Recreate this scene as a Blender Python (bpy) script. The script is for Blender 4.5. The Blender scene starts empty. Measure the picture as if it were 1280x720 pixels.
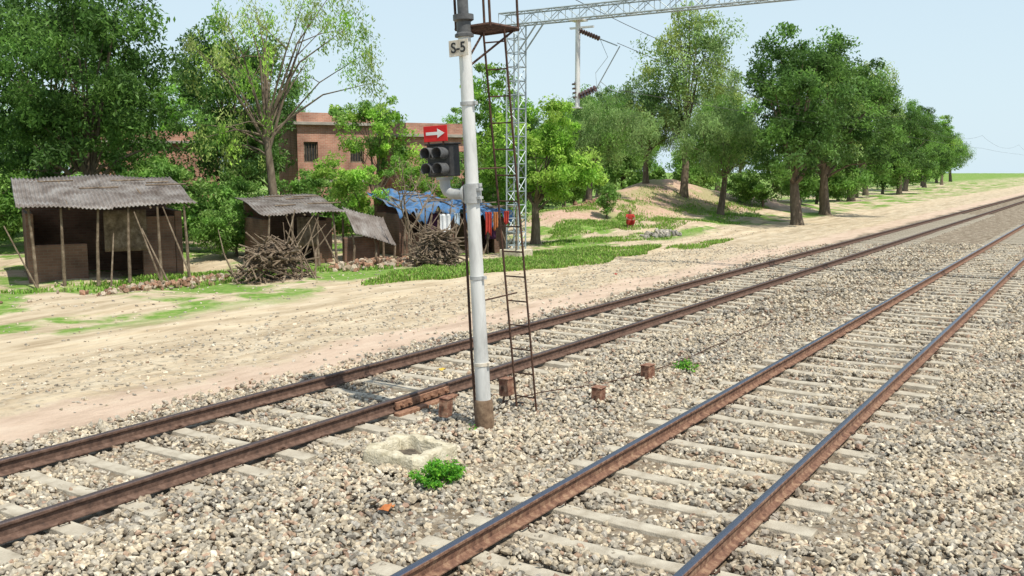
import bpy, math, random
import numpy as np
from mathutils import Vector, Matrix
rng=np.random.default_rng(7); random.seed(7)
C,S=.8426,.5385
def W(X,Y): return (S*X+C*Y, S*Y-C*X)
scene=bpy.context.scene
col=scene.collection
scene.view_settings.view_transform='Standard'
scene.view_settings.look='None'
scene.view_settings.exposure=0

# ------------------------------------------------------------ materials
def new_mat(name):
    m=bpy.data.materials.new(name); m.use_nodes=True
    nt=m.node_tree; b=nt.nodes['Principled BSDF']
    return m,nt,b
def ramp(nt,cols,lo=.3,hi=.7):
    r=nt.nodes.new('ShaderNodeValToRGB'); e=r.color_ramp.elements
    n=len(cols)
    while len(e)<n: e.new(.5)
    for i,c in enumerate(cols):
        e[i].position=lo+(hi-lo)*i/max(1,n-1); e[i].color=(*c,1)
    return r
def mat(name,cols,scale=5,rough=.8,metal=0,bump=.3,bscale=30,spec=.3,stretch=None):
    m,nt,b=new_mat(name)
    tc=nt.nodes.new('ShaderNodeTexCoord'); out=tc.outputs['Object']
    if stretch:
        mp=nt.nodes.new('ShaderNodeMapping'); mp.inputs['Scale'].default_value=stretch
        nt.links.new(out,mp.inputs[0]); out=mp.outputs[0]
    n=nt.nodes.new('ShaderNodeTexNoise'); n.inputs['Scale'].default_value=scale; n.inputs['Detail'].default_value=8; n.inputs['Roughness'].default_value=.65
    nt.links.new(out,n.inputs['Vector'])
    r=ramp(nt,cols); nt.links.new(n.outputs['Fac'],r.inputs[0]); nt.links.new(r.outputs[0],b.inputs['Base Color'])
    b.inputs['Roughness'].default_value=rough; b.inputs['Metallic'].default_value=metal
    b.inputs['Specular IOR Level'].default_value=spec
    if bump:
        n2=nt.nodes.new('ShaderNodeTexNoise'); n2.inputs['Scale'].default_value=bscale; n2.inputs['Detail'].default_value=5
        nt.links.new(out,n2.inputs['Vector'])
        bp=nt.nodes.new('ShaderNodeBump'); bp.inputs['Strength'].default_value=bump; bp.inputs['Distance'].default_value=.02
        nt.links.new(n2.outputs['Fac'],bp.inputs['Height']); nt.links.new(bp.outputs[0],b.inputs['Normal'])
    return m
def attr_mat(name,rough=.7,transl=0.0,spec=.2,noise=0):
    m,nt,b=new_mat(name)
    a=nt.nodes.new('ShaderNodeAttribute'); a.attribute_name='Col'
    src=a.outputs['Color']
    if noise:
        tc=nt.nodes.new('ShaderNodeTexCoord'); n=nt.nodes.new('ShaderNodeTexNoise'); n.inputs['Scale'].default_value=noise; n.inputs['Detail'].default_value=4
        nt.links.new(tc.outputs['Object'],n.inputs['Vector'])
        mr=nt.nodes.new('ShaderNodeMapRange'); mr.inputs[1].default_value=.3; mr.inputs[2].default_value=.7; mr.inputs[3].default_value=.6; mr.inputs[4].default_value=1.3
        nt.links.new(n.outputs['Fac'],mr.inputs[0])
        mx=nt.nodes.new('ShaderNodeVectorMath'); mx.operation='SCALE'
        nt.links.new(src,mx.inputs[0]); nt.links.new(mr.outputs[0],mx.inputs['Scale']); src=mx.outputs[0]
    nt.links.new(src,b.inputs['Base Color'])
    b.inputs['Roughness'].default_value=rough; b.inputs['Specular IOR Level'].default_value=spec
    if transl:
        t=nt.nodes.new('ShaderNodeBsdfTranslucent'); mix=nt.nodes.new('ShaderNodeMixShader'); mix.inputs[0].default_value=transl
        nt.links.new(src,t.inputs['Color'])
        o=nt.nodes['Material Output']
        nt.links.new(b.outputs[0],mix.inputs[1]); nt.links.new(t.outputs[0],mix.inputs[2]); nt.links.new(mix.outputs[0],o.inputs['Surface'])
    return m
def brick_mat(name,c1,c2,mort,scale=4.0):
    m,nt,b=new_mat(name)
    tc=nt.nodes.new('ShaderNodeTexCoord'); sp=nt.nodes.new('ShaderNodeSeparateXYZ'); nt.links.new(tc.outputs['Object'],sp.inputs[0])
    ad=nt.nodes.new('ShaderNodeMath'); nt.links.new(sp.outputs[0],ad.inputs[0]); nt.links.new(sp.outputs[1],ad.inputs[1])
    cb=nt.nodes.new('ShaderNodeCombineXYZ'); nt.links.new(ad.outputs[0],cb.inputs[0]); nt.links.new(sp.outputs[2],cb.inputs[1])
    br=nt.nodes.new('ShaderNodeTexBrick'); br.inputs['Scale'].default_value=scale
    br.inputs['Brick Width'].default_value=.9; br.inputs['Row Height'].default_value=.32; br.inputs['Mortar Size'].default_value=.03
    br.inputs['Color1'].default_value=(*c1,1); br.inputs['Color2'].default_value=(*c2,1); br.inputs['Mortar'].default_value=(*mort,1)
    nt.links.new(cb.outputs[0],br.inputs['Vector'])
    n=nt.nodes.new('ShaderNodeTexNoise'); n.inputs['Scale'].default_value=1.3; n.inputs['Detail'].default_value=9
    nt.links.new(tc.outputs['Object'],n.inputs['Vector'])
    mr=nt.nodes.new('ShaderNodeMapRange'); mr.inputs[1].default_value=.3; mr.inputs[2].default_value=.7; mr.inputs[3].default_value=.5; mr.inputs[4].default_value=1.25
    nt.links.new(n.outputs['Fac'],mr.inputs[0])
    sc=nt.nodes.new('ShaderNodeVectorMath'); sc.operation='SCALE'; nt.links.new(br.outputs['Color'],sc.inputs[0]); nt.links.new(mr.outputs[0],sc.inputs['Scale'])
    nt.links.new(sc.outputs[0],b.inputs['Base Color']); b.inputs['Roughness'].default_value=.9
    bp=nt.nodes.new('ShaderNodeBump'); bp.inputs['Strength'].default_value=.6; bp.inputs['Distance'].default_value=.03; bp.invert=True
    nt.links.new(br.outputs['Fac'],bp.inputs['Height']); nt.links.new(bp.outputs[0],b.inputs['Normal'])
    return m
M_leaf=attr_mat('leaf',.5,.48,.3)
M_grass=attr_mat('grass_blade',.6,.3)
M_stone=attr_mat('stone',.9,0,.15,noise=30)
M_bark=mat('bark',[(.07,.05,.037),(.15,.115,.08),(.24,.19,.135)],8,.9,0,.8,20,stretch=(1,1,.3))
M_galv=mat('galvanised_post',[(.44,.43,.41),(.66,.65,.62),(.78,.77,.74)],5,.5,.2,.1,40,.5,stretch=(1,1,.25))
M_galv2=mat('galvanised_lattice',[(.28,.33,.34),(.42,.47,.48)],3,.5,.3,0)
M_iron=mat('rusty_dark_iron',[(.035,.022,.018),(.09,.05,.035),(.14,.07,.045)],9,.8,.2,.2)
M_black=mat('black_paint',[(.02,.02,.022),(.05,.048,.046)],10,.5,0,.1)
M_dgrey=mat('dark_grey_paint',[(.06,.06,.062),(.14,.14,.14)],10,.45,0,.1)
M_grey=mat('grey_paint',[(.34,.34,.33),(.48,.48,.47)],10,.5,.1,.1)
M_lens=mat('lens_glass',[(.04,.045,.05),(.09,.10,.11)],10,.12,0,0,30,.8)
M_red=mat('red_sign_paint',[(.55,.010,.014),(.70,.02,.02)],6,.5,0,.05)
M_white=mat('white_paint',[(.68,.67,.64),(.82,.81,.79)],8,.6,0,.05)
M_cream=mat('cream_plate',[(.50,.42,.32),(.78,.72,.62)],14,.7,0,.05)
M_boxr=mat('red_oxide_box',[(.07,.035,.025),(.17,.075,.048),(.30,.17,.11),(.36,.26,.19)],11,.9,0,.6,30)
M_rust=mat('rust_orange',[(.12,.06,.038),(.25,.13,.08),(.36,.21,.13)],18,.9,0,.4,40)
M_sleeve=mat('rusty_sleeve',[(.08,.05,.03),(.17,.11,.07),(.27,.19,.12)],12,.9,0,.3,40)
M_conc=mat('weathered_concrete',[(.30,.26,.17),(.54,.48,.35),(.66,.60,.47)],9,.95,0,.9,40)
M_sleeper=mat('sleeper_concrete',[(.25,.21,.15),(.42,.37,.29),(.54,.49,.39)],4,.95,0,.4,60)
M_soil=mat('pit_soil',[(.04,.035,.028),(.11,.09,.07),(.20,.165,.12)],14,1,0,.8,60)
M_tin=mat('corrugated_tin',[(.10,.075,.06),(.22,.19,.17),(.36,.34,.32)],1.8,.7,.2,.1)
M_tarp=mat('blue_tarpaulin',[(.05,.06,.08),(.04,.10,.20),(.07,.17,.34),(.15,.15,.14),(.06,.05,.04)],2.6,.8,0,.5,6)
M_wood=mat('weathered_wood',[(.07,.05,.032),(.17,.125,.085),(.31,.245,.18)],5,.9,0,.5,30,stretch=(1,1,1))
M_slab=mat('roof_slab',[(.25,.22,.19),(.42,.38,.33)],2,.9,0,.4,15)
M_brick=brick_mat('red_brick',(.50,.25,.18),(.42,.19,.13),(.50,.40,.31))
M_brick2=brick_mat('mud_brick',(.22,.12,.08),(.16,.085,.055),(.19,.14,.10))
M_insb=mat('brown_insulator',[(.05,.025,.02),(.10,.05,.04)],6,.25,0,0,30,.6)
M_wire=mat('copper_wire',[(.04,.035,.03),(.08,.07,.06)],6,.5,.5,0)
def cloth_mat(n,a,b): return mat(n,[a,b],6,.9,0,.2,25)
M_cw=cloth_mat('white_cloth',(.6,.6,.6),(.8,.8,.8)); M_cr=cloth_mat('red_cloth',(.34,.03,.025),(.45,.06,.04)); M_co=cloth_mat('orange_cloth',(.38,.12,.04),(.5,.2,.07)); M_cb=cloth_mat('pale_blue_cloth',(.35,.42,.48),(.5,.58,.64)); M_cd=cloth_mat('dark_purple_cloth',(.06,.02,.06),(.12,.04,.1))
M_cy=cloth_mat('yellow_wrapper',(.5,.33,.05),(.65,.45,.08))

def rail_mat(name,steel,rough,cols):
    m=mat(name,cols,14,.85,0,.3,60)
    nt=m.node_tree; b=nt.nodes['Principled BSDF']
    src=b.inputs['Base Color'].links[0].from_socket
    tc=nt.nodes.new('ShaderNodeTexCoord'); sp=nt.nodes.new('ShaderNodeSeparateXYZ'); nt.links.new(tc.outputs['Object'],sp.inputs[0])
    mr=nt.nodes.new('ShaderNodeMapRange'); mr.inputs[1].default_value=.186; mr.inputs[2].default_value=.193
    nt.links.new(sp.outputs[2],mr.inputs[0])
    mx=nt.nodes.new('ShaderNodeMix'); mx.data_type='RGBA'
    nt.links.new(mr.outputs[0],mx.inputs[0]); nt.links.new(src,mx.inputs[6]); mx.inputs[7].default_value=(*steel,1)
    nt.links.new(mx.outputs[2],b.inputs['Base Color'])
    m2=nt.nodes.new('ShaderNodeMapRange'); nt.links.new(mr.outputs[0],m2.inputs[0]); m2.inputs[3].default_value=.85; m2.inputs[4].default_value=rough
    nt.links.new(m2.outputs[0],b.inputs['Roughness'])
    m3=nt.nodes.new('ShaderNodeMath'); m3.operation='MULTIPLY'; m3.inputs[1].default_value=.75; nt.links.new(mr.outputs[0],m3.inputs[0]); nt.links.new(m3.outputs[0],b.inputs['Metallic'])
    return m
M_rail1=rail_mat('rail_polished',(.12,.14,.19),.3,[(.08,.04,.028),(.19,.10,.065),(.34,.22,.14)])
M_rail2=rail_mat('rail_rusty',(.13,.10,.095),.5,[(.06,.038,.03),(.12,.07,.05),(.19,.12,.09)])

# ------------------------------------------------------------ mesh helpers
class MB:
    def __init__(s): s.v=[]; s.f=[]
    def add(s,v,f):
        n=len(s.v); s.v+= [tuple(x) for x in v]; s.f+=[tuple(i+n for i in q) for q in f]; return s
    def box(s,c,d,R=None):
        vs=[]
        for x in(-.5,.5):
            for y in(-.5,.5):
                for z in(-.5,.5):
                    p=Vector((x*d[0],y*d[1],z*d[2]))
                    if R: p=R@p
                    vs.append(p+Vector(c))
        return s.add(vs,[(0,1,3,2),(4,6,7,5),(0,4,5,1),(2,3,7,6),(0,2,6,4),(1,5,7,3)])
    def tube(s,pts,rad,n=8,cap=True):
        pts=[Vector(p) for p in pts]
        if not hasattr(rad,'__len__'): rad=[rad]*len(pts)
        up=None; vs=[]; fs=[]
        for i,p in enumerate(pts):
            if i==0: t=pts[1]-p
            elif i==len(pts)-1: t=p-pts[i-1]
            else: t=pts[i+1]-pts[i-1]
            t=t.normalized()
            if up is None:
                a=Vector((0,0,1)) if abs(t.z)<.9 else Vector((1,0,0))
                up=t.cross(a).normalized()
            else:
                up=(up-t*up.dot(t)).normalized()
            w=t.cross(up)
            for k in range(n):
                an=2*math.pi*k/n
                vs.append(p+(up*math.cos(an)+w*math.sin(an))*rad[i])
        for i in range(len(pts)-1):
            for k in range(n):
                k2=(k+1)%n
                fs.append((i*n+k,i*n+k2,(i+1)*n+k2,(i+1)*n+k))
        if cap:
            fs.append(tuple(range(n))[::-1]); fs.append(tuple((len(pts)-1)*n+k for k in range(n)))
        return s.add(vs,fs)
    def rod(s,a,b,r0,r1=None,n=8): return s.tube([a,b],[r0,r0 if r1 is None else r1],n)
    def obj(s,name,m,parent=None,smooth=False,bevel=0,loc=None,rot=None):
        me=bpy.data.meshes.new(name); me.from_pydata(s.v,[],s.f); me.update()
        if smooth:
            me.shade_smooth()
            try: me.set_sharp_from_angle(angle=math.radians(40))
            except Exception: pass
        me.materials.append(m)
        o=bpy.data.objects.new(name,me); col.objects.link(o)
        if parent: o.parent=parent
        if loc is not None: o.location=loc
        if rot is not None: o.rotation_euler=rot
        if bevel:
            b=o.modifiers.new('b','BEVEL'); b.width=bevel; b.segments=2; b.limit_method='ANGLE'
        return o
def tag(o,label,cat,group=None,kind=None):
    o["label"]=label; o["category"]=cat
    if group: o["group"]=group
    if kind: o["kind"]=kind
    return o
def empty(name,loc,rotz=0):
    e=bpy.data.objects.new(name,None); e.location=loc; e.rotation_euler=(0,0,rotz); e.empty_display_size=.2
    col.objects.link(e); return e
def np_mesh(name,V,F,m,colors=None,parent=None,smooth=False):
    me=bpy.data.meshes.new(name); n=len(V); k=F.shape[1]; nf=len(F)
    me.vertices.add(n); me.vertices.foreach_set('co',V.astype(np.float32).ravel())
    me.loops.add(nf*k); me.loops.foreach_set('vertex_index',F.astype(np.int32).ravel())
    me.polygons.add(nf); me.polygons.foreach_set('loop_start',np.arange(0,nf*k,k,dtype=np.int32))
    me.update(calc_edges=True)
    me.polygons.foreach_set('use_smooth',np.full(nf,smooth))
    if colors is not None:
        a=me.color_attributes.new('Col','FLOAT_COLOR','POINT')
        c=np.ones((n,4),np.float32); c[:,:3]=colors; a.data.foreach_set('color',c.ravel())
    me.materials.append(m); me.update()
    o=bpy.data.objects.new(name,me); col.objects.link(o)
    if parent: o.parent=parent
    return o
def copy_thing(o,loc,rotz=None,scale=None):
    def cp(src,par):
        d=src.copy(); col.objects.link(d)
        if par is not None: d.parent=par
        for ch in list(src.children): cp(ch,d)
        return d
    d=cp(o,None); d.location=loc
    if rotz is not None: d.rotation_euler=(0,0,rotz)
    if scale is not None: d.scale=(scale,)*3 if not hasattr(scale,'__len__') else scale
    return d

# ------------------------------------------------------------ terrain
def sm(a,b,x):
    t=np.clip((x-a)/(b-a),0,1); return t*t*(3-2*t)
mounds=[(*W(6.5,58),8,4,1.2),(*W(2.5,50),4,3,.5),(*W(-13,38),5,4,.3),(*W(17,72),10,5,1.2),(*W(9.5,50),3,2.2,.45),(*W(10,68),7,3,1.9)]
def hgt(x,y):
    x=np.asarray(x,float); y=np.asarray(y,float)
    w=sm(15,24,y)
    h=w*(.10*np.sin(x*.35+1.2)*np.cos(y*.4)+.06*np.sin(x*.9+y*.7)+.03*np.sin(x*2.3-y*1.9))
    h=h+.03*sm(10,12,y)*np.sin(x*1.1)*np.sin(y*1.7)
    for mx,my,rx,ry,a in mounds: h=h+a*np.exp(-((x-mx)/rx)**2-((y-my)/ry)**2)
    return h
def H(x,y): return float(hgt(x,y))
xs=np.unique(np.concatenate([np.linspace(-900,-40,15),np.arange(-40,100,.6),np.linspace(100,300,50),np.linspace(300,1200,15)]))
ys=np.unique(np.concatenate([np.linspace(-900,-20,15),np.arange(-20,8,2.),np.arange(8,60,.5),np.linspace(60,150,40),np.linspace(150,1200,15)]))
gx,gy=np.meshgrid(xs,ys,indexing='ij')
gz=hgt(gx,gy)-.025
V=np.stack([gx,gy,gz],-1).reshape(-1,3); nx,ny=gx.shape
idx=np.arange(nx*ny).reshape(nx,ny)
F=np.stack([idx[:-1,:-1],idx[1:,:-1],idx[1:,1:],idx[:-1,1:]],-1).reshape(-1,4)
def ground_mat():
    m,nt,b=new_mat('ground')
    L=nt.links.new
    tc=nt.nodes.new('ShaderNodeTexCoord'); co=tc.outputs['Object']
    sp=nt.nodes.new('ShaderNodeSeparateXYZ'); L(co,sp.inputs[0])
    def noise(sc,det=6,ro=.6,mp=None):
        n=nt.nodes.new('ShaderNodeTexNoise'); n.inputs['Scale'].default_value=sc; n.inputs['Detail'].default_value=det; n.inputs['Roughness'].default_value=ro
        src=co
        if mp:
            q=nt.nodes.new('ShaderNodeMapping'); q.inputs['Scale'].default_value=mp; L(co,q.inputs[0]); src=q.outputs[0]
        L(src,n.inputs['Vector']); return n.outputs['Fac']
    def math_(op,a,bb):
        n=nt.nodes.new('ShaderNodeMath'); n.operation=op
        for i,v in enumerate((a,bb)):
            if isinstance(v,(int,float)): n.inputs[i].default_value=v
            else: L(v,n.inputs[i])
        return n.outputs[0]
    def step(src,a,bb):
        n=nt.nodes.new('ShaderNodeMapRange'); n.interpolation_type='SMOOTHSTEP'; n.inputs[1].default_value=a; n.inputs[2].default_value=bb; L(src,n.inputs[0]); return n.outputs[0]
    def mix(f,a,bb):
        n=nt.nodes.new('ShaderNodeMix'); n.data_type='RGBA'; L(f,n.inputs[0])
        for i,v in ((6,a),(7,bb)):
            if isinstance(v,tuple): n.inputs[i].default_value=(*v,1)
            else: L(v,n.inputs[i])
        return n.outputs[2]
    def rmp(f,cols,lo=.3,hi=.7):
        r=ramp(nt,cols,lo,hi); L(f,r.inputs[0]); return r.outputs[0]
    nb=noise(.5,4,.6); nf=noise(6,8,.7); nm=noise(1.6,6,.65,(.5,1.3,1)); ntr=noise(1.1,6,.7,(.12,1.6,1))
    yj=math_('ADD',sp.outputs[1],math_('MULTIPLY',math_('SUBTRACT',nb,.5),2.2))
    yj=math_('ADD',yj,math_('MULTIPLY',math_('SUBTRACT',nf,.5),.9))
    vor=nt.nodes.new('ShaderNodeTexVoronoi'); vor.inputs['Scale'].default_value=13; L(co,vor.inputs['Vector'])
    sepc=nt.nodes.new('ShaderNodeSeparateColor'); L(vor.outputs['Color'],sepc.inputs[0])
    peb=rmp(sepc.outputs[0],[(.14,.12,.09),(.28,.24,.18),(.40,.34,.26),(.52,.46,.36),(.26,.18,.13)],.05,.95)
    under=rmp(nf,[(.11,.085,.06),(.25,.195,.135)])
    ballast=mix(step(noise(3),.35,.6),peb,under)
    pink=rmp(nm,[(.42,.31,.23),(.54,.41,.31),(.60,.48,.37)])
    dirt=rmp(nm,[(.38,.29,.19),(.53,.43,.30),(.62,.53,.39)])
    streak=rmp(ntr,[(.76,.74,.70),(1.0,1.0,1.0),(1.1,1.08,1.04)],.35,.65)
    vm=nt.nodes.new('ShaderNodeVectorMath'); vm.operation='MULTIPLY'; L(dirt,vm.inputs[0]); L(streak,vm.inputs[1]); dirt=vm.outputs[0]
    gravel=mix(step(nf,.30,.55),peb,dirt)
    c=mix(step(yj,10.2,10.6),ballast,pink)
    c=mix(step(yj,11.4,12.1),c,gravel)
    c=mix(step(yj,13.8,15.2),c,dirt)
    red=rmp(nf,[(.36,.23,.16),(.50,.34,.25),(.58,.43,.32)])
    c=mix(step(sp.outputs[2],.22,.7),c,red)
    gr=rmp(noise(4,8,.7),[(.09,.17,.03),(.16,.28,.05),(.36,.35,.16)])
    gm=math_('MULTIPLY',step(noise(.33,5,.6),.46,.55),step(yj,16.4,17.6))
    gm=math_('MULTIPLY',gm,math_('SUBTRACT',1.0,math_('MULTIPLY',step(sp.outputs[2],.3,.9),.6)))
    c=mix(gm,c,gr)
    far=math_('MULTIPLY',step(yj,32,46),step(noise(.1),.3,.45))
    far=math_('MULTIPLY',far,math_('SUBTRACT',1.0,step(sp.outputs[2],.3,.9)))
    c=mix(far,c,gr)
    L(c,b.inputs['Base Color']); b.inputs['Roughness'].default_value=.95; b.inputs['Specular IOR Level'].default_value=.1
    bp=nt.nodes.new('ShaderNodeBump'); bp.inputs['Strength'].default_value=.8; bp.inputs['Distance'].default_value=.06
    hsum=math_('ADD',math_('MULTIPLY',nf,.8),math_('MULTIPLY',noise(30,4),.4))
    hsum=math_('ADD',hsum,math_('MULTIPLY',ntr,.8))
    L(hsum,bp.inputs['Height']); L(bp.outputs[0],b.inputs['Normal'])
    return m
g=np_mesh('ground',V,F,ground_mat(),smooth=True); tag(g,'dusty trackside ground with gravel, bare earth and grass','ground',kind='structure')

# ------------------------------------------------------------ rocks
phi=(1+5**.5)/2
ico=np.array([(-1,phi,0),(1,phi,0),(-1,-phi,0),(1,-phi,0),(0,-1,phi),(0,1,phi),(0,-1,-phi),(0,1,-phi),(phi,0,-1),(phi,0,1),(-phi,0,-1),(-phi,0,1)],float); ico/=np.linalg.norm(ico[0])
icof=np.array([(0,11,5),(0,5,1),(0,1,7),(0,7,10),(0,10,11),(1,5,9),(5,11,4),(11,10,2),(10,7,6),(7,1,8),(3,9,4),(3,4,2),(3,2,6),(3,6,8),(3,8,9),(4,9,5),(2,4,11),(6,2,10),(8,6,7),(9,8,1)])
def rotmats(n,tilt=3.1):
    a=rng.uniform(0,2*np.pi,n); b=rng.uniform(-tilt,tilt,n); c=rng.uniform(-tilt,tilt,n)
    ca,sa,cb,sb,cc,sc=np.cos(a),np.sin(a),np.cos(b),np.sin(b),np.cos(c),np.sin(c)
    R=np.empty((n,3,3))
    R[:,0,0]=ca*cb; R[:,0,1]=ca*sb*sc-sa*cc; R[:,0,2]=ca*sb*cc+sa*sc
    R[:,1,0]=sa*cb; R[:,1,1]=sa*sb*sc+ca*cc; R[:,1,2]=sa*sb*cc-ca*sc
    R[:,2,0]=-sb; R[:,2,1]=cb*sc; R[:,2,2]=cb*cc
    return R
PAL=np.array([(.32,.295,.25),(.41,.35,.265),(.50,.42,.31),(.15,.135,.12),(.30,.19,.14),(.58,.52,.42),(.23,.215,.19),(.37,.345,.305)])
PW=np.array([.17,.18,.17,.09,.06,.11,.11,.11])
def rocks(name,P,size,cols=None,flat=.7,tilt=.5):
    n=len(P)
    var=ico[None]*(1+rng.uniform(-.28,.28,(24,12,1)))+rng.uniform(-.13,.13,(24,12,3))
    v=var[rng.integers(0,24,n)]*np.stack([rng.uniform(.75,1.35,n),rng.uniform(.6,1.05,n),rng.uniform(.5,.85,n)*flat/.7],-1)[:,None,:]
    v=np.einsum('nij,nkj->nki',rotmats(n,tilt),v)*size[:,None,None]*.5+P[:,None,:]
    f=icof[None]+(np.arange(n)*12)[:,None,None]
    if cols is None:
        x,y=P[:,0],P[:,1]
        pv=.5+.28*np.sin(x*.9+y*1.7)*np.cos(x*.4-y*1.1)+.22*np.sin(x*2.3-y*.9+1)*np.sin(x*.7+y*2.9)
        cols=PAL[rng.choice(len(PAL),n,p=PW/PW.sum())]*rng.uniform(.78,1.22,(n,1))
        dust=np.array([.48,.39,.26]); k=(.06+.38*np.clip(pv,0,1))[:,None]; cols=cols*(1-k)+dust*k
        dd=np.min(np.abs(y[:,None]-np.array([2.52,4.25,7.70,9.42])[None]),1); kr=(.40*np.exp(-(dd/.22)**2))[:,None]
        cols=cols*(1-kr)+np.array([.19,.125,.08])*kr
        cols=cols*(.88+.26*np.clip(pv,0,1))[:,None]
    cc=np.repeat(cols,12,0)
    return np_mesh(name,v.reshape(-1,3),f.reshape(-1,3),M_stone,cc)
SP=.65; RAILS1=(2.52,4.25); RAILS2=(7.70,9.42); OFF1=.21; OFF2=.05
def scatter(Y0,Y1,D0,D1,dens,umax=.62):
    A=2*umax*(Y1*Y1-Y0*Y0)/2; n=int(A*dens)
    Y=np.sqrt(rng.uniform(Y0*Y0,Y1*Y1,n)); X=rng.uniform(-umax,umax,n)*Y
    s=S*X+C*Y; d=S*Y-C*X
    k=(d>D0)&(d<D1); return s[k],d[k]
def near_rail(d,w=.085):
    k=np.zeros(len(d),bool)
    for r in RAILS1+RAILS2: k|=abs(d-r)<w
    return k
def on_sleeper(s,d):
    k=np.zeros(len(d),bool)
    for (a,b),o in ((RAILS1,OFF1),(RAILS2,OFF2)):
        mid=(a+b)/2
        k|=(abs(d-mid)<1.22+.1*np.sin(s*7))&(abs((s-o+SP/2)%SP-SP/2)<.118)
    return k
pc=W(-1.11,9.95)
def ballast_pts(Y0,Y1,dens,smin,smax):
    s,d=scatter(Y0,Y1,-1.0,10.75,dens)
    k=~near_rail(d); r=rng.random(len(s))
    thr=.90+.07*np.sin(s*1.3+d*2.1); k&=~(on_sleeper(s,d)&(r<thr))
    k&=~((d>10.1)&(r<(d-10.1)/.6))
    k&=~((abs(s-pc[0])<.36)&(abs(d-pc[1])<.36))
    s,d=s[k],d[k]; sz=smin+(smax-smin)*rng.random(len(s))**1.5
    lump=.016*np.sin(s*3.1+d*2)+.016*np.sin(s*1.3-d*3.3)+.01*np.sin(s*7.1+d*5.3)
    z=lump+rng.uniform(-.014,.020,len(s))
    z-=.012*((d<5.6)|((d>7.2)&(d<9.9)))
    z+=.03*np.exp(-((d-6.3)/.7)**2)
    return np.stack([s,d,z],-1),sz
P1,z1=ballast_pts(6.3,13,620,.034,.095)
P2,z2=ballast_pts(13,19,390,.045,.095)
P3,z3=ballast_pts(19,40,110,.06,.11)
P=np.concatenate([P1,P2,P3]); z=np.concatenate([z1,z2,z3])
b=rocks('ballast',P,z,tilt=.9); tag(b,'grey and tan crushed stone ballast around the tracks','gravel',kind='stuff')
s,d=scatter(13,40,11.6,15.2,36); k=rng.random(len(s))<np.clip(np.minimum(d-11.3,15.3-d),0,1)
s,d=s[k],d[k]; Pg=np.stack([s,d,hgt(s,d)-.02],-1); 
s2,d2=scatter(13,50,14.8,30,5); Pd=np.stack([s2,d2,hgt(s2,d2)-.02],-1)
s3,d3=scatter(12,40,10.4,12,12); Pe=np.stack([s3,d3,hgt(s3,d3)-.02],-1)
P=np.concatenate([Pg,Pd,Pe]); o=rocks('scattered_gravel',P,rng.uniform(.03,.085,len(P))); tag(o,'loose gravel strewn over the dirt strip beyond the tracks','gravel',kind='stuff')

# ------------------------------------------------------------ rails and sleepers
prof=[(-.068,.036),(.068,.036),(.068,.046),(.018,.062),(.009,.075),(.009,.145),(.030,.158),(.034,.165),(.034,.185),(.026,.196),(.012,.2),(-.012,.2),(-.026,.196),(-.034,.185),(-.034,.165),(-.030,.158),(-.009,.145),(-.009,.075),(-.018,.062),(-.068,.046)]
def rail(D,m,label):
    st=[-30,0,20,60,120,300]; n=len(prof); mb=MB()
    vs=[(x,a,z) for x in st for a,z in prof]; fs=[]
    for i in range(len(st)-1):
        for k in range(n):
            k2=(k+1)%n; fs.append((i*n+k,(i+1)*n+k,(i+1)*n+k2,i*n+k2))
    fs.append(tuple(range(n))); fs.append(tuple((len(st)-1)*n+k for k in range(n))[::-1])
    mb.add(vs,fs); o=mb.obj('rail',m,loc=(0,D,0)); tag(o,label,'rail','railway rails')
for D in RAILS1: rail(D,M_rail1,'brown steel rail with polished bluish running surface')
for D in RAILS2: rail(D,M_rail2,'rusty brown steel rail of the second track')
mb=MB(); st=[-1.375,-.9,-.5,.5,.9,1.375]; wt=[.105,.10,.085,.085,.10,.105]; zt=[.030,.034,.018,.018,.034,.030]
vs=[]
for y,w,zz in zip(st,wt,zt): vs+=[(-w-.03,y,-.18),(w+.03,y,-.18),(w,y,zz),(-w,y,zz)]
fs=[(0,1,2,3),tuple(20+i for i in (3,2,1,0))]
for i in range(5):
    for k in range(4):
        k2=(k+1)%4; fs.append((i*4+k,i*4+4+k,i*4+4+k2,i*4+k2))
mb.add(vs,fs)
sleeper0=mb.obj('sleeper',M_sleeper,bevel=.008)
clipm=MB()
clipm.tube([(-.05,0,.03),(-.045,.0,.06),(0,.012,.075),(.045,.0,.06),(.035,-.03,.05),(0,-.045,.052),(-.03,-.03,.05)],.009,6)
clip0=clipm.obj('rail_clip',M_iron)
clipme=clip0.data; bpy.data.objects.remove(clip0)
tag(sleeper0,'pale concrete sleeper sunk in ballast under the rails','sleeper','concrete sleepers')
def place_sleepers(R,off,s0,s1,clipmax):
    mid=(R[0]+R[1])/2
    k0=math.ceil((s0-off)/SP); k1=int((s1-off)/SP)
    for k in range(k0,k1):
        s=off+k*SP
        o=sleeper0.copy(); o.location=(s,mid+random.uniform(-.03,.03),random.uniform(-.018,.0)); o.rotation_euler=(random.uniform(-.004,.004),0,random.uniform(-.015,.015)); col.objects.link(o)
        if s<clipmax:
            for r in R:
                for sg in(-1,1):
                    c=bpy.data.objects.new('rail_clip',clipme); c.parent=o; c.location=(0,r-mid+sg*.085,0); c.rotation_euler=(0,0,0 if sg>0 else math.pi); col.objects.link(c)
place_sleepers(RAILS1,OFF1,2.5,62,22)
place_sleepers(RAILS2,OFF2,-1.5,75,16)
bpy.data.objects.remove(sleeper0)

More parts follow.
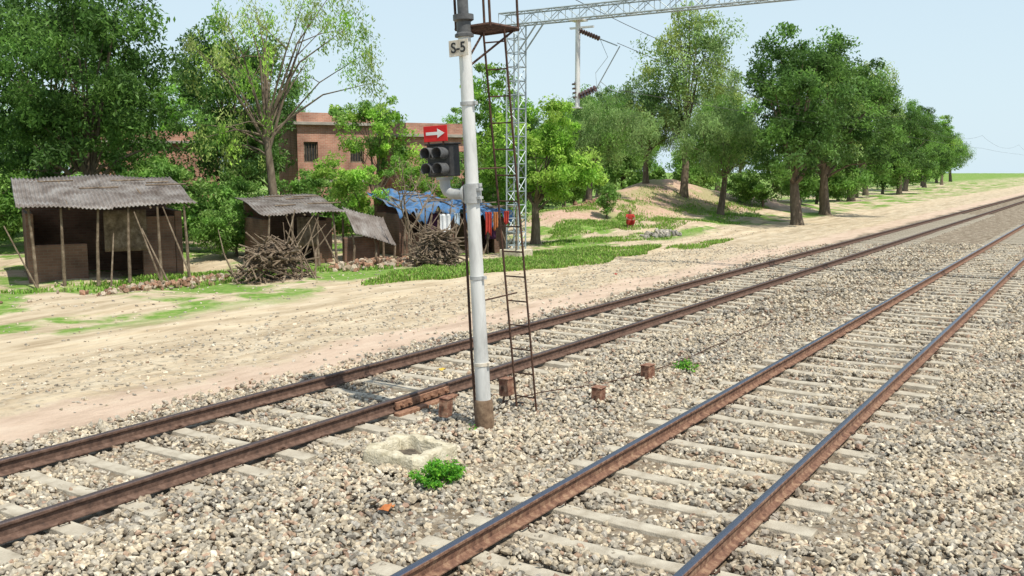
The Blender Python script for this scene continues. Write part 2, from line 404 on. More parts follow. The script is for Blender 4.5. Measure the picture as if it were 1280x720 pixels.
# rail joint
mb=MB(); mb.box((0,0,0),(1.15,.035,.10))
j=mb.obj('rail_joint_bar',M_rust,bevel=.006,loc=(9.75,7.70-.062,.112)); tag(j,'rusty orange fishplate bolted to the rail web','rail joint')
for i in range(7):
    q=MB(); q.tube([(-.48+i*.16,-.018,0),(-.48+i*.16,-.05,0)],.022,6); q.tube([(-.48+i*.16,-.05,0),(-.48+i*.16,-.07,0)],.012,8); q.obj('bolt',M_rust,j)
q=MB(); q.box((0,0,0),(1.3,.10,.07)); q.obj('timber_block',M_rust,bevel=.01,loc=(9.7,7.52,.03)); tag(bpy.data.objects['timber_block'],'rust stained timber block lying beside the rail','timber block')

# ------------------------------------------------------------ signal post
bx,by=W(-.33,11.22)
zax=Vector((-.122,.19,4.73)).normalized()
xa=Vector((1,0,0)); xa=(xa-zax*xa.dot(zax)).normalized(); ya=zax.cross(xa)
R3=Matrix((xa,ya,zax)).transposed()
sig=empty('railway_signal',(bx,by,0)); sig.rotation_mode='QUATERNION'; sig.rotation_quaternion=R3.to_quaternion()
tag(sig,'tall silver signal post with ladder, small shunt signal and number plate','railway signal')
R3i=R3.inverted()
def LS(x,y,z): return R3i@Vector((x-bx,y-by,z))
mb=MB(); mb.tube([(0,0,-.2),(0,0,.9),(0,0,1.0),(0,0,4.7)],[.092,.089,.085,.073],28); mb.obj('post',M_galv,sig,smooth=True)
mb=MB(); mb.tube([(0,0,-.05),(0,0,.33),(0,0,.36)],[.116,.113,.10],24); mb.obj('base_sleeve',M_sleeve,sig,smooth=True)
for zz in(.80,1.85,2.95,3.9):
    mb=MB(); mb.tube([(0,0,zz-.02),(0,0,zz+.02)],.097 if zz<1 else .090,24); mb.box((0.0,-.105,zz),(.05,.04,.04)); mb.obj('clamp_band',M_cream if zz<1 else M_grey,sig,smooth=True)
mb=MB(); mb.tube([(-.03,.105,0),(-.03,.12,1),(-.03,.115,2),(-.03,.11,3.0)],.016,8); mb.obj('conduit',M_iron,sig,smooth=True)
mb=MB(); mb.tube([(0,0,4.66),(0,0,4.69),(0,0,4.71),(0,0,4.83),(0,0,4.85),(0,0,4.91)],[.11,.11,.085,.085,.12,.12],20); mb.tube([(0,0,4.91),(0,0,5.4)],.065,14); mb.obj('post_collar',M_dgrey,sig,smooth=True)
mh=MB(); mh.box((-.02,0,6.0),(.22,.34,1.3)); mh=mh.obj('signal_head',M_black,sig,bevel=.02)
for i in range(4):
    q=MB(); q.tube([(-.13,0,5.55+i*.3),(-.26,0,5.55+i*.3)],.10,18,False); q.obj('lens_hood',M_black,mh,smooth=True)
    q=MB(); q.tube([(-.128,0,5.55+i*.3),(-.14,0,5.55+i*.3)],.085,18); q.obj('lens',M_lens,mh,smooth=True)
hy=.40
mb=MB(); pts=[(0,.06,2.85),(0,.20,2.85),(0,hy-.10,2.855),(0,hy-.035,2.885),(0,hy,2.95),(0,hy,3.06)]
mb.tube(pts,[.066]*6,18); mb.tube([(0,.08,2.85),(0,.11,2.85)],.11,18); mb.tube([(0,hy,3.03),(0,hy,3.06)],.10,18)
mb.tube([(0,0,2.74),(0,0,2.96)],.106,22); mb.box((-.02,-.115,2.80),(.07,.05,.03)); mb.box((-.02,-.115,2.90),(.07,.05,.03)); mb.obj('bracket_pipe',M_grey,sig,smooth=True)
mb=MB(); mb.box((0,hy,3.255),(.2,.34,.38)); mb.box((.0,hy,3.452),(.24,.38,.02)); mb.box((.11,hy,3.24),(.03,.26,.28))
sh=mb.obj('shunt_signal_head',M_black,sig,bevel=.01)
for (dy,dz) in((.084,.092),(-.084,.092),(.084,-.092),(-.084,-.092)):
    q=MB(); n=20; vs=[];fs=[]
    for i in range(n+1):
        a=math.radians(-40+260*i/n)
        for (xx,r) in((-.10,.070),(-.25,.076),(-.25,.069),(-.10,.063)): vs.append((xx,hy+dy+r*math.cos(a),3.25+dz+r*math.sin(a)))
    for i in range(n):
        for k in range(4): fs.append((i*4+k,(i+1)*4+k,(i+1)*4+(k+1)%4,i*4+(k+1)%4))
    q.add(vs,fs); q.obj('lens_hood',M_dgrey,sh,smooth=True)
    q=MB(); q.tube([(-.101,hy+dy,3.25+dz),(-.115,hy+dy,3.25+dz),(-.122,hy+dy,3.25+dz)],[.056,.054,.03],18); q.obj('lens',M_lens,sh,smooth=True)
    q=MB(); q.tube([(-.1005,hy+dy,3.25+dz),(-.106,hy+dy,3.25+dz)],.070,18); q.obj('lens_rim',M_dgrey,sh,smooth=True)
mb=MB(); mb.box((-.13,hy+.0,3.575),(.012,.345,.185)); ar=mb.obj('arrow_sign',M_red,sig,bevel=.003)
q=MB(); x0=-.1385; zc=3.578; yc=hy
pts=[(.135,.018),(-.035,.018),(-.035,.055),(-.14,0),(-.035,-.055),(-.035,-.018),(.135,-.018)]
vs=[(x0,yc+a,zc+bb) for a,bb in pts]+[(x0-.002,yc+a,zc+bb) for a,bb in pts]
n=7; q.add(vs,[tuple(range(n)),tuple(range(n,2*n))[::-1]]+[(i,(i+1)%n,n+(i+1)%n,n+i) for i in range(n)]); q.obj('arrow',M_white,ar)
for dyb in(-.1,.12):
    q=MB(); q.box((-.115,hy+dyb,3.51),(.015,.02,.14)); q.obj('sign_bracket',M_iron,ar)
mb=MB(); mb.box((-.10,.02,4.53),(.01,.27,.185)); npz=mb.obj('number_plate',M_cream,sig,bevel=.003)
fc=bpy.data.curves.new('t','FONT'); fc.body='S-5'; fc.size=.165; fc.align_x='CENTER'; fc.align_y='CENTER'; fc.extrude=.0015; fc.offset=.003
fo=bpy.data.objects.new('t',fc); col.objects.link(fo)
bpy.context.view_layer.update()
dg=bpy.context.evaluated_depsgraph_get(); tm=bpy.data.meshes.new_from_object(fo.evaluated_get(dg)); bpy.data.objects.remove(fo)
tm.materials.clear(); tm.materials.append(M_black)
to=bpy.data.objects.new('lettering',tm); col.objects.link(to); to.parent=npz
to.matrix_local=Matrix.Translation((-.1075,.02,4.53))@Matrix(((0,0,-1,0),(-1,0,0,0),(0,1,0,0),(0,0,0,1)))
lb=Vector((*W(.20,12.05),0)); lt=Vector((*W(-.22,11.62),4.78))
wv=Vector((0,.15,0))
mb=MB()
for sg in(-1,1):
    a=LS(*(lb+wv*sg+Vector((0,0,-.1)))); c=LS(*(lt+wv*sg*1.0)); d=(c-a)
    mb.rod(a,a+d*1.01,.015,.015,6)
n=15
for i in range(n):
    t=(i+.6)/n; p=lb.lerp(lt,t); mb.rod(LS(*(p-wv)),LS(*(p+wv)),.010,.010,6)
mb.obj('ladder',M_iron,sig)
for t in(.33,.66):
    mb=MB(); p=lb.lerp(lt,t); q=LS(*p); mb.rod((0.05,0,q.z),(q.x,0+q.y,q.z),.01,.01,6)
    mb.obj('ladder_stay',M_iron,sig)
pz=4.77
mb=MB()
x0,x1,y0,y1=.04,.64,-.34,.14
for a,bb in(((x0,y0),(x1,y0)),((x1,y0),(x1,y1)),((x1,y1),(x0,y1)),((x0,y1),(x0,y0))):
    for z_,r in((pz,.026),(pz+.42,.012),(pz+.9,.014)):
        mb.rod((*a,z_),(*bb,z_),r,r,6)
for a in((x0,y0),(x1,y0),(x1,y1),(x0,y1)): mb.rod((*a,pz-.02),(*a,pz+.92),.017,.017,6)
for i in range(9): 
    xx=x0+.04+i*.066; mb.box((xx,(y0+y1)/2,pz+.005),(.02,y1-y0-.02,.02))
mb.rod((.05,-.05,4.35),(x1-.05,y0,pz),.014,.014,6); mb.rod((.05,.05,4.35),(x1-.05,y1,pz),.014,.014,6)
mb.obj('platform',M_iron,sig)

# ------------------------------------------------------------ trackside boxes
def jbox(X,Y,w,h,leg,rot,label,splay=0,tilt=0):
    x,y=W(X,Y); e=empty('trackside_junction_box',(x,y,-.02),rot); e.rotation_euler=(tilt,tilt*.6,rot); tag(e,label,'junction box','trackside junction boxes')
    mb=MB(); mb.box((0,0,leg+h/2),(w,w*.8,h)); mb.v=[(a*(1-.06*(c>leg+h/2))+random.uniform(-.006,.006),b_*(1-.05*(c>leg+h/2))+random.uniform(-.006,.006),c) for a,b_,c in mb.v]; bd=mb.obj('box_body',M_boxr,e,bevel=.010)
    mb=MB(); mb.box((.004,-.003,leg+h+.008),(w+.012,w*.8+.012,.014)); mb.obj('lid',M_boxr,e,bevel=.005)
    mb=MB(); mb.box((-w/2-.008,0,leg+h*.5),(.012,.03,.05)); mb.obj('latch',M_iron,e)
    for sx in(-1,1):
        mb=MB()
        mb.rod((sx*w*.3,0,leg+.01),(sx*(w*.3+splay),splay*.3,-.06),.014,.014,6)
        mb.obj('leg',M_white if splay==0 and leg>.08 else M_iron,e)
    return e
jbox(-.833,11.4,.16,.23,.12,.15,'rust red metal box on short whitewashed legs beside pit',tilt=.05)
jbox(-.06,12.3,.17,.22,.17,-.1,'rust red metal box on splayed legs beside signal post',.07,tilt=-.04)
jbox(1.153,12.4,.18,.23,.02,.05,'worn brown metal box sitting on the ballast',tilt=.03)
jbox(2.04,13.9,.19,.22,.02,-.12,'worn brown metal box sitting on the ballast',tilt=-.03)
mb=MB(); pts=[]
a=W(-.1,12.25)
for i in range(30):
    t=i/29; s_=a[0]+t*9; d_=a[1]-.9*min(1,t*3)+.03*math.sin(t*20); pts.append((s_,d_,.07+.02*math.sin(t*25)))
mb.tube(pts,.009,5); tag(mb.obj('signal_cable',M_iron,smooth=True),'thin dark cable running over ballast between the boxes','cable')
mb=MB(); pts=[(a[0]-.1+i*.08,a[1]-.15-.05*i,.06+.04*math.sin(i*1.3)) for i in range(8)]; mb.tube(pts,.012,6); tag(mb.obj('loose_cable',M_black,smooth=True),'loose black cable coiled by the junction box','cable')

# concrete pit
pit=empty('cable_pit',(pc[0],pc[1],-.02),math.radians(3)); tag(pit,'square pale concrete pit frame with open soil filled hollow','concrete pit')
def ringpts(r,ch,z,wob=0.0,seed=0,jit=0):
    pts=[]
    cor=[(r-ch,-r),(r,-r+ch),(r,r-ch),(r-ch,r),(-r+ch,r),(-r,r-ch),(-r,-r+ch),(-r+ch,-r)]
    for i in range(8):
        a=Vector(cor[i]); b_=Vector(cor[(i+1)%8])
        for k in range(9):
            p=a.lerp(b_,k/9); w_=wob*(math.sin(p.x*19+p.y*13+seed)+.6*math.sin(p.y*31-p.x*11)+.5*math.sin(p.x*57+p.y*43))
            chip=-.05*math.exp(-((p.x-.3)**2+(p.y+.28)**2)/.012) if z>.1 else 0
            pts.append((p.x*(1+w_)+random.uniform(-jit,jit),p.y*(1+w_)+random.uniform(-jit,jit),z+w_*.4+chip+random.uniform(-jit,jit)*.7))
    return pts
q=MB(); rings=[ringpts(.41,.08,-.1,.012),ringpts(.395,.08,.10,.018,jit=.005),ringpts(.388,.08,.165,.02,jit=.006),ringpts(.37,.075,.185,.02,jit=.006),ringpts(.32,.07,.188,.02,jit=.006),ringpts(.268,.06,.18,.035,jit=.007),ringpts(.255,.06,.155,.035,jit=.006),ringpts(.245,.06,.0,.03)]
nv_=len(rings[0]); vs=[p for r in rings for p in r]; fs=[]
for i in range(len(rings)-1):
    for k in range(nv_): k2=(k+1)%nv_; fs.append((i*nv_+k,i*nv_+k2,(i+1)*nv_+k2,(i+1)*nv_+k))
q.add(vs,fs); q.obj('pit_rim',M_conc,pit,smooth=True)
q=MB(); rr_=ringpts(.285,.08,.045,.03); q.add([(0,0,.02)]+rr_,[(0,i+1,(i+1)%nv_+1) for i in range(nv_)]); q.obj('pit_soil',M_soil,pit)

# ------------------------------------------------------------ grass
def grass(name,hmin,hmax,w,cols,label,pts):
    x,y=pts; n=len(x)
    z=hgt(x,y)-.03; h=rng.uniform(hmin,hmax,n); an=rng.uniform(0,2*np.pi,n); ln=rng.uniform(.1,.5,n)*h
    dx,dy=np.cos(an),np.sin(an); ww=w*rng.uniform(.6,1.3,n)
    b0=np.stack([x-dy*ww/2,y+dx*ww/2,z],-1); b1=np.stack([x+dy*ww/2,y-dx*ww/2,z],-1)
    m0=np.stack([x-dy*ww*.45+dx*ln*.35,y+dx*ww*.45+dy*ln*.35,z+h*.6],-1); m1=np.stack([x+dy*ww*.45+dx*ln*.35,y-dx*ww*.45+dy*ln*.35,z+h*.6],-1)
    t=np.stack([x+dx*ln*1.2,y+dy*ln*1.2,z+h],-1)
    V=np.stack([b0,b1,m1,m0,t],1).reshape(-1,3)
    base=(np.arange(n)*5)[:,None]
    F=np.concatenate([base+np.array([0,1,2]),base+np.array([0,2,3]),base+np.array([3,2,4])])
    cc=np.array(cols)[rng.integers(0,len(cols),n)]*rng.uniform(.7,1.3,(n,1))
    o=np_mesh(name,V,F,M_grass,np.repeat(cc,5,0)); tag(o,label,'grass',kind='stuff'); return o
def leaves(name,cent,colr,size,parent,droop=.0,asp=.42,m=None):
    n=len(cent); R=rotmats(n,.9)
    s_=size*rng.uniform(.65,1.35,n)
    base=np.array([(-.5,0,0),(0,-asp/2,.06),(.5,0,-.08),(0,asp/2,.06)])
    v=np.einsum('nij,kj->nki',R,base)*s_[:,None,None]
    if droop:
        v2=np.einsum('nij,kj->nki',R,base[:,[2,1,0]])*s_[:,None,None]; k=rng.random(n)<droop; v[k]=v2[k]
    v=v+cent[:,None,:]
    F=(np.arange(n)*4)[:,None]+np.arange(4)[None]
    return np_mesh(name,v.reshape(-1,3),F,m or M_leaf,np.repeat(colr,4,0),parent)
def weed(X,Y,rx,ry,h,n,ls,label):
    x,y=W(X,Y); e=empty('weed_plant',(x,y,0)); tag(e,label,'weed plant')
    st=MB(); cs=[]
    for i in range(40):
        a=random.uniform(0,6.28); r=random.random()**.6; tip=Vector((rx*r*math.cos(a),ry*r*math.sin(a),h*(1-.65*r*r)*random.uniform(.6,1.15)))
        st.tube([(tip.x*.3,tip.y*.3,-.02),(tip.x*.7,tip.y*.7,tip.z*.6),tip],[.004,.003,.002],4)
        for k in range(n//40):
            t=random.uniform(.35,1.05); p=Vector((tip.x*(.3+.7*t),tip.y*(.3+.7*t),tip.z*t)); cs.append(p+Vector((random.gauss(0,.022),random.gauss(0,.022),random.gauss(0,.015))))
    st.obj('stem',M_wood,e)
    P_=np.array([tuple(c) for c in cs]); cc=np.array([(.14,.40,.03),(.24,.52,.05),(.09,.30,.03)])[rng.integers(0,3,len(P_))]*rng.uniform(.75,1.25,(len(P_),1))
    leaves('foliage',P_,cc,ls,e,.1,.6)
weed(-.77,9.18,.36,.28,.25,2600,.036,'bright green leafy weed growing beside the concrete pit')
weed(2.75,14.6,.3,.25,.14,400,.04,'small green weed growing in the ballast')
weed(-.47,10.95,.07,.06,.10,80,.03,'tiny green weed at the foot of the signal')
def patch(X,Y,rx,ry,n,th=-.5):
    cx,cy=W(X,Y); r=np.sqrt(rng.random(n)); a=rng.uniform(0,2*np.pi,n)
    wob=1+.18*np.sin(a*3+X)+.12*np.sin(a*7+Y)
    x=cx+r*np.cos(a)*rx*wob; y=cy+r*np.sin(a)*ry*wob
    k=(np.sin(x*1.7+y)+np.sin(y*2.3-x*.8)+.8*np.sin(x*4.1)*np.sin(y*5.3)+rng.uniform(-1.2,1.2,n))>th
    return x[k],y[k]
G2=[(.19,.36,.05),(.26,.42,.07),(.32,.36,.12),(.14,.28,.035)]
pl=[(-1.6,29.8,3.6,1.5,17000,-1.3),(2.6,35.0,4.4,2.0,18000,-1.2),(.6,32.0,2.8,1.3,9000,-1.2),(3.5,47,3,1.2,4000,-.5),(6,44,4,1.0,2500,-.5),(4,54,5,2,6000,-.3),(6.5,50,4,1.6,5000,-.5),(3,42,2.8,1.0,4500,-.8),(-7,29,3,.8,4000,-.5),(-11,26.5,3.5,.7,4000,-.5),(10,52,5,1.3,4000,-.5),(14,62,6,2,5000,-.5),(8,40,3,.6,2000,-.5),(9,60,8,3,4000,0),(-4.5,30.5,1,.7,900,-.5)]
allx=[];ally=[]
for p in pl:
    a,b_=patch(*p); allx.append(a); ally.append(b_)
grass('roadside_grass',.04,.15,.038,G2,'short green grass in patches along the dirt verge',(np.concatenate(allx),np.concatenate(ally)))

# ------------------------------------------------------------ trees
def tree(name,X,Y,th,tr,ells,nc,lpc,ls,cols,cr=.5,droop=.2,lean=(0,0),label='',group=None,cat='tree',nl=12,zscale=.7,wt=None,asp=.42):
    x,y=W(X,Y); e=empty(name,(x,y,H(x,y)-.08)); tag(e,label,cat,group)
    vol=np.array([q[3]*q[4]*q[5] for q in ells])
    if wt is not None: vol=vol*np.array(wt)
    vol=vol/vol.sum()
    ci=rng.choice(len(ells),nc,p=vol); E=np.array(ells)[ci]
    dr=rng.normal(size=(nc,3)); dr/=np.linalg.norm(dr,axis=1)[:,None]
    rr=(.3+.7*np.sqrt(rng.random(nc)))
    cen=E[:,:3]+dr*E[:,3:6]*rr[:,None]
    cen[:,2]=np.maximum(cen[:,2],.35)
    cx=S*cen[:,0]+C*cen[:,1]; cy=S*cen[:,1]-C*cen[:,0]; cen=np.stack([cx,cy,cen[:,2]],-1)
    rad=cr*rng.uniform(.5,1.3,nc)
    L=np.repeat(cen,lpc,0); rd=np.repeat(rad,lpc)
    off=rng.normal(size=(nc*lpc,3)); off/=np.linalg.norm(off,axis=1)[:,None]; off*=(rng.random(nc*lpc)**.5)[:,None]
    off[:,2]*=zscale
    L=L+off*rd[:,None]
    if droop>.4: L[:,2]-=(rng.random(len(L))**2)*rd*1.3
    cc=np.array(cols)[rng.integers(0,len(cols),nc)]*rng.uniform(.7,1.25,(nc,1))
    cc=np.repeat(cc,lpc,0)*rng.uniform(.75,1.3,(nc*lpc,1))
    leaves('crown',L,cc,ls,e,droop,asp)
    mb=MB(); top=Vector((lean[0],lean[1],th))
    pts=[Vector((0,0,-.1)),Vector((lean[0]*.15,lean[1]*.1,th*.15)),top*.5+Vector((.06,-.05,0))*th*.2,top]
    mb.tube(pts,[tr*1.4,tr*1.05,tr*.9,tr*.6],10)
    order=rng.permutation(nc)[:nl]
    for i in order:
        c=Vector(cen[i]); st=top.lerp(pts[2],random.random()*.5)
        mid=st.lerp(c,.5)+Vector((random.uniform(-.2,.2),random.uniform(-.2,.2),.15*(c-st).length*.8))
        r0=tr*random.uniform(.22,.42); mb.tube([st,st.lerp(mid,.5)+Vector((0,0,.05)),mid,c],[r0,r0*.75,r0*.5,r0*.15],6)
        for _ in range(2):
            c2=Vector(cen[rng.integers(0,nc)])
            if (c2-mid).length<2.2: mb.tube([mid,mid.lerp(c2,.5)+Vector((0,0,.1)),c2],[r0*.4,r0*.25,r0*.08],5)
    mb.obj('trunk',M_bark,e,smooth=True)
    return e
LG=[(.32,.55,.08),(.42,.62,.11),(.24,.44,.06)]
MG=[(.22,.40,.08),(.29,.46,.11),(.17,.32,.065)]
HG=[(.27,.40,.14),(.33,.46,.17),(.22,.34,.11)]
DG=[(.10,.20,.045),(.14,.26,.055),(.075,.155,.03)]
YG=[(.38,.47,.13),(.31,.41,.10),(.43,.51,.17)]
tree('leafy_tree',1.0,40,1.8,.2,[(.2,0,3.5,2.3,2.1,1.7),(.1,0,4.9,1.7,1.5,1.25),(1.8,.2,3.1,1.3,1.2,1.1),(-1.1,0,3.2,1.1,1.2,1.2)],145,150,.18,LG,.48,.35,(.1,.1),'bright green leafy tree with short thick trunk on verge',group='village trees',nl=14)
t2=tree('feathery_tree',4.7,58,2.3,.2,[(0,0,4.3,2.6,2.2,1.9),(2.2,0,4.4,2.4,2,1.8),(-1.2,0,3.9,1.3,1.5,1.2),(.3,0,5.9,1.6,1.5,1.2)],135,140,.2,HG+MG[:1],.62,.5,(.2,.1),'hazy green feathery leaved tree beside earth mound',group='village trees',nl=14,asp=.22)
t3=tree('tall_tree',11.6,64,4.5,.26,[(0,0,9,3.6,3.2,2.8),(-1.5,0,6.6,2.8,2.6,2.0),(1,0,11.2,2.4,2.2,1.7)],110,115,.24,YG+HG,.8,.45,(.3,.1),'tall airy tree with yellowish green crown',group='village trees',nl=18,zscale=.9)
tree('hanging_tree',-9.0,36,4.8,.18,[(0,0,8.0,2.4,2.4,2.2),(2.4,0,8.8,1.3,1.2,1.2),(3.2,0,7.6,.8,.8,1.0),(3.6,0,6.5,.35,.5,.8),(-2.2,0,7.0,2.0,2,1.8),(-1,0,4.4,1.8,2,1.3)],100,80,.15,LG+YG,.45,.85,(-.2,.2),'tall tree with hanging sprays of light green leaves',group='village trees',nl=26,zscale=1.5,wt=[.8,2.0,4,9,.8,.7],asp=.3)
tree('village_tree',-6.1,42,2.2,.14,[(0,0,4.9,1.5,1.3,1.2),(.7,0,5.9,.8,.8,.7),(-.9,0,5.9,.9,.9,.8),(1.0,0,3.6,1.1,.9,.8)],62,110,.17,MG+LG,.44,.4,(.1,0),'medium green tree rising over the huts',group='village trees',nl=12)
t4=tree('village_tree',-1.0,44,3.0,.16,[(0,0,6.3,1.2,1.1,1.8),(.2,0,4.4,1.3,1.2,1.4)],65,120,.19,MG+LG,.5,.4,(.1,0),'slender green tree behind the huts',group='village trees',nl=10)
tree('shrub',-5.55,35.3,1.4,.06,[(0,0,2.5,.95,.8,.9),(-.9,0,2.9,.9,.8,.8)],48,110,.14,LG,.38,.3,(0,0),'light green leafy shrub leaning over tin roof',cat='shrub',nl=8)
tree('shrub',-3.4,39,1.2,.07,[(0,0,2.7,1.1,.8,.8),(1.2,0,3.1,.7,.6,.6),(-1.0,0,3.1,.7,.7,.6),(.3,0,3.7,.4,.4,.4)],46,90,.14,LG+MG,.36,.3,(0,0),'green bush growing behind blue roofed hut',cat='shrub',nl=8)
sh1=tree('shrub',5.0,50,.5,.06,[(0,0,1.1,.55,.5,.8)],26,90,.14,MG,.3,.2,(0,0),'upright green shrub on the mound',cat='shrub',nl=6)
t5=tree('shade_tree',-16.2,36,2.8,.3,[(0,0,6.8,3.8,3.2,2.8),(2.8,0,5.2,2.3,2,2.2),(-2.8,0,5.0,2.4,2.2,2.4),(.5,0,9,2.4,2.2,1.6),(0,0,4,3,2.6,1.5)],200,130,.22,DG+MG[2:],.75,.35,(.3,.1),'broad dark green shade tree over village huts',group='village trees',nl=18)
t6=tree('bush',-8.4,40.5,.7,.09,[(0,0,1.6,1.9,1.3,1.2),(1.5,0,1.2,1.2,1,1.0),(-.6,0,2.4,1.1,1,.8)],80,100,.19,MG,.5,.3,(0,0),'dense green bush growing behind the huts',group='bushes around the village',cat='bush',nl=8)
def cpy(t,X,Y,sc,rz,label=None):
    x,y=W(X,Y); d=copy_thing(t,(x,y,H(x,y)-.1),rz,sc)
    if label: d['label']=label
    return d
cpy(t5,-12.6,44,.95,1.8); cpy(t5,-21,44,1.1,3.0); cpy(t5,-25,38,.9,4.0)
LR='broad dark green shade tree near the track verge'; FR='feathery green tree near the track verge'
cpy(t5,16.6,55,1.1,1.1,LR); cpy(t5,21.5,65,1.15,2.6,LR); cpy(t2,13.2,60,1.15,4.4,FR); cpy(t2,9.3,66,1.05,3.1,FR)
cpy(t3,27,82,1.0,2.0); cpy(t5,34,95,1.25,.5,LR); cpy(t3,44,118,1.3,1.2); cpy(t5,60,145,1.3,5,LR); cpy(t5,51,125,1.1,3.3,LR); cpy(t5,76,175,1.3,2.3,LR)
cpy(t3,20,90,1.0,4.0); cpy(t2,9.5,80,1.2,2.0,FR)
BL='rounded green bush growing along the dirt verge'
for i,(X,Y,sc) in enumerate([(-12.5,35,1.1),(-14.8,33,.9),(-19.5,34,1.1),(-1.3,41.5,.9),(-1.6,45,1.0),(1.5,58,1.3),(5,76,1.6),(9.5,78,1.6),(14.5,76,1.4),(17.5,66,1.1),(22.5,74,1.4),(27,84,1.6),(33,96,1.8),(40,110,2),(50,128,2.2),(63,155,2.6),(82,190,3),(105,235,4),(-22,40,1.3),(-27,46,1.5),(-16.5,44,1.2),(-9.8,33.5,.7),(-11,39,.9)]):
    cpy(t6,X,Y,sc,i*1.7,BL if X>0 else None)
for i,(X,Y,sc) in enumerate([(-46,100,1.3),(-36,92,1.2),(-28,80,1.1),(-20,88,1.1),(-12,84,.9),(-5,90,.9),(2,92,1.0),(7,90,1.0),(14,98,1.1),(-33,66,1.0),(26,120,1.2),(-24,58,.9),(36,150,1.4),(10,110,1.3),(-8,66,.62),(-2.7,66,.62),(.8,74,.8),(4.5,82,.9),(-14,62,.8),(-18,70,.9),(95,210,1.5),(120,260,1.6)]):
    cpy([t2,t5,t4][i%3],X,Y,sc*(1.25 if i%3!=1 else .95),i*1.3,'distant green tree beyond the village')
x,y=W(-3.35,31.2); e=empty('bare_tree',(x,y,H(x,y)-.05)); tag(e,'small leafless tree with forked pale branches before hut','tree')
mb=MB(); 
def br(p,d,l,r,lv):
    q=p+d*l; m_=p.lerp(q,.5)+Vector((random.uniform(-1,1),random.uniform(-1,1),0))*l*.06
    mb.tube([p,m_,q],[r,r*.85,r*.65],6)
    if lv>0:
        for _ in range(3 if lv>1 else 2):
            nd=(d+Vector((random.uniform(-.8,.8),random.uniform(-.8,.8),random.uniform(-.1,.5)))).normalized(); br(q,nd,l*random.uniform(.6,.85),r*.6,lv-1)
br(Vector((0,0,0)),Vector((.1,.15,1)).normalized(),1.15,.06,4)
mb.obj('trunk',M_wood,e,smooth=True)

# ------------------------------------------------------------ huts
def corr(mb,p0,u,v,w,l,amp=.022,per=.11,sag=0):
    nu=max(8,int(w/per*6)); nv=8; p0=Vector(p0); u=Vector(u).normalized(); v=Vector(v).normalized(); nn=u.cross(v); ph=random.uniform(0,6)
    vs=[];fs=[]
    for i in range(nu+1):
        for j in range(nv+1):
            a=i/nu*w; b_=j/nv*l; sh_=int(a/.8); jag=(.12*math.sin(sh_*7.3+ph))*(1-j/nv)
            vs.append(p0+u*a+v*(b_-jag)+nn*(amp*math.sin(a/per*2*math.pi)-sag*math.sin(math.pi*j/nv)+.05*math.sin(a*1.7+b_*2+ph)+.02*(sh_%2)))
    for i in range(nu):
        for j in range(nv): k=i*(nv+1)+j; fs.append((k,k+nv+1,k+nv+2,k+1))
    mb.add(vs,fs)
def sheet(mb,p0,u,v,w,l,amp=.07,sag=.20,drop=.30):
    nu,nv=44,20; p0=Vector(p0); u=Vector(u).normalized(); v=Vector(v).normalized(); nn=u.cross(v)
    ph=random.uniform(0,6); vs=[];fs=[]
    for i in range(nu+1):
        for j in range(nv+1):
            a,b_=i/nu,j/nv
            h=amp*(math.sin(a*17+ph)*.5+math.sin(a*7+b_*9+ph)+.3*math.sin(a*31-b_*23))-sag*math.sin(math.pi*b_)*(.6+.4*math.sin(a*9))
            e_=max(0,.08-b_)/.08
            vs.append(p0+u*(a*w)+v*(b_*l)+nn*h+Vector((0,0,-drop*e_*(1+.8*math.sin(a*15+ph)+.35*math.sin(a*51)))))
    for i in range(nu):
        for j in range(nv):
            if random.random()<.015: continue
            k=i*(nv+1)+j; fs.append((k,k+nv+1,k+nv+2,k+1))
    mb.add(vs,fs)
def solid(o,t=.012):
    m=o.modifiers.new('s','SOLIDIFY'); m.thickness=t; return o
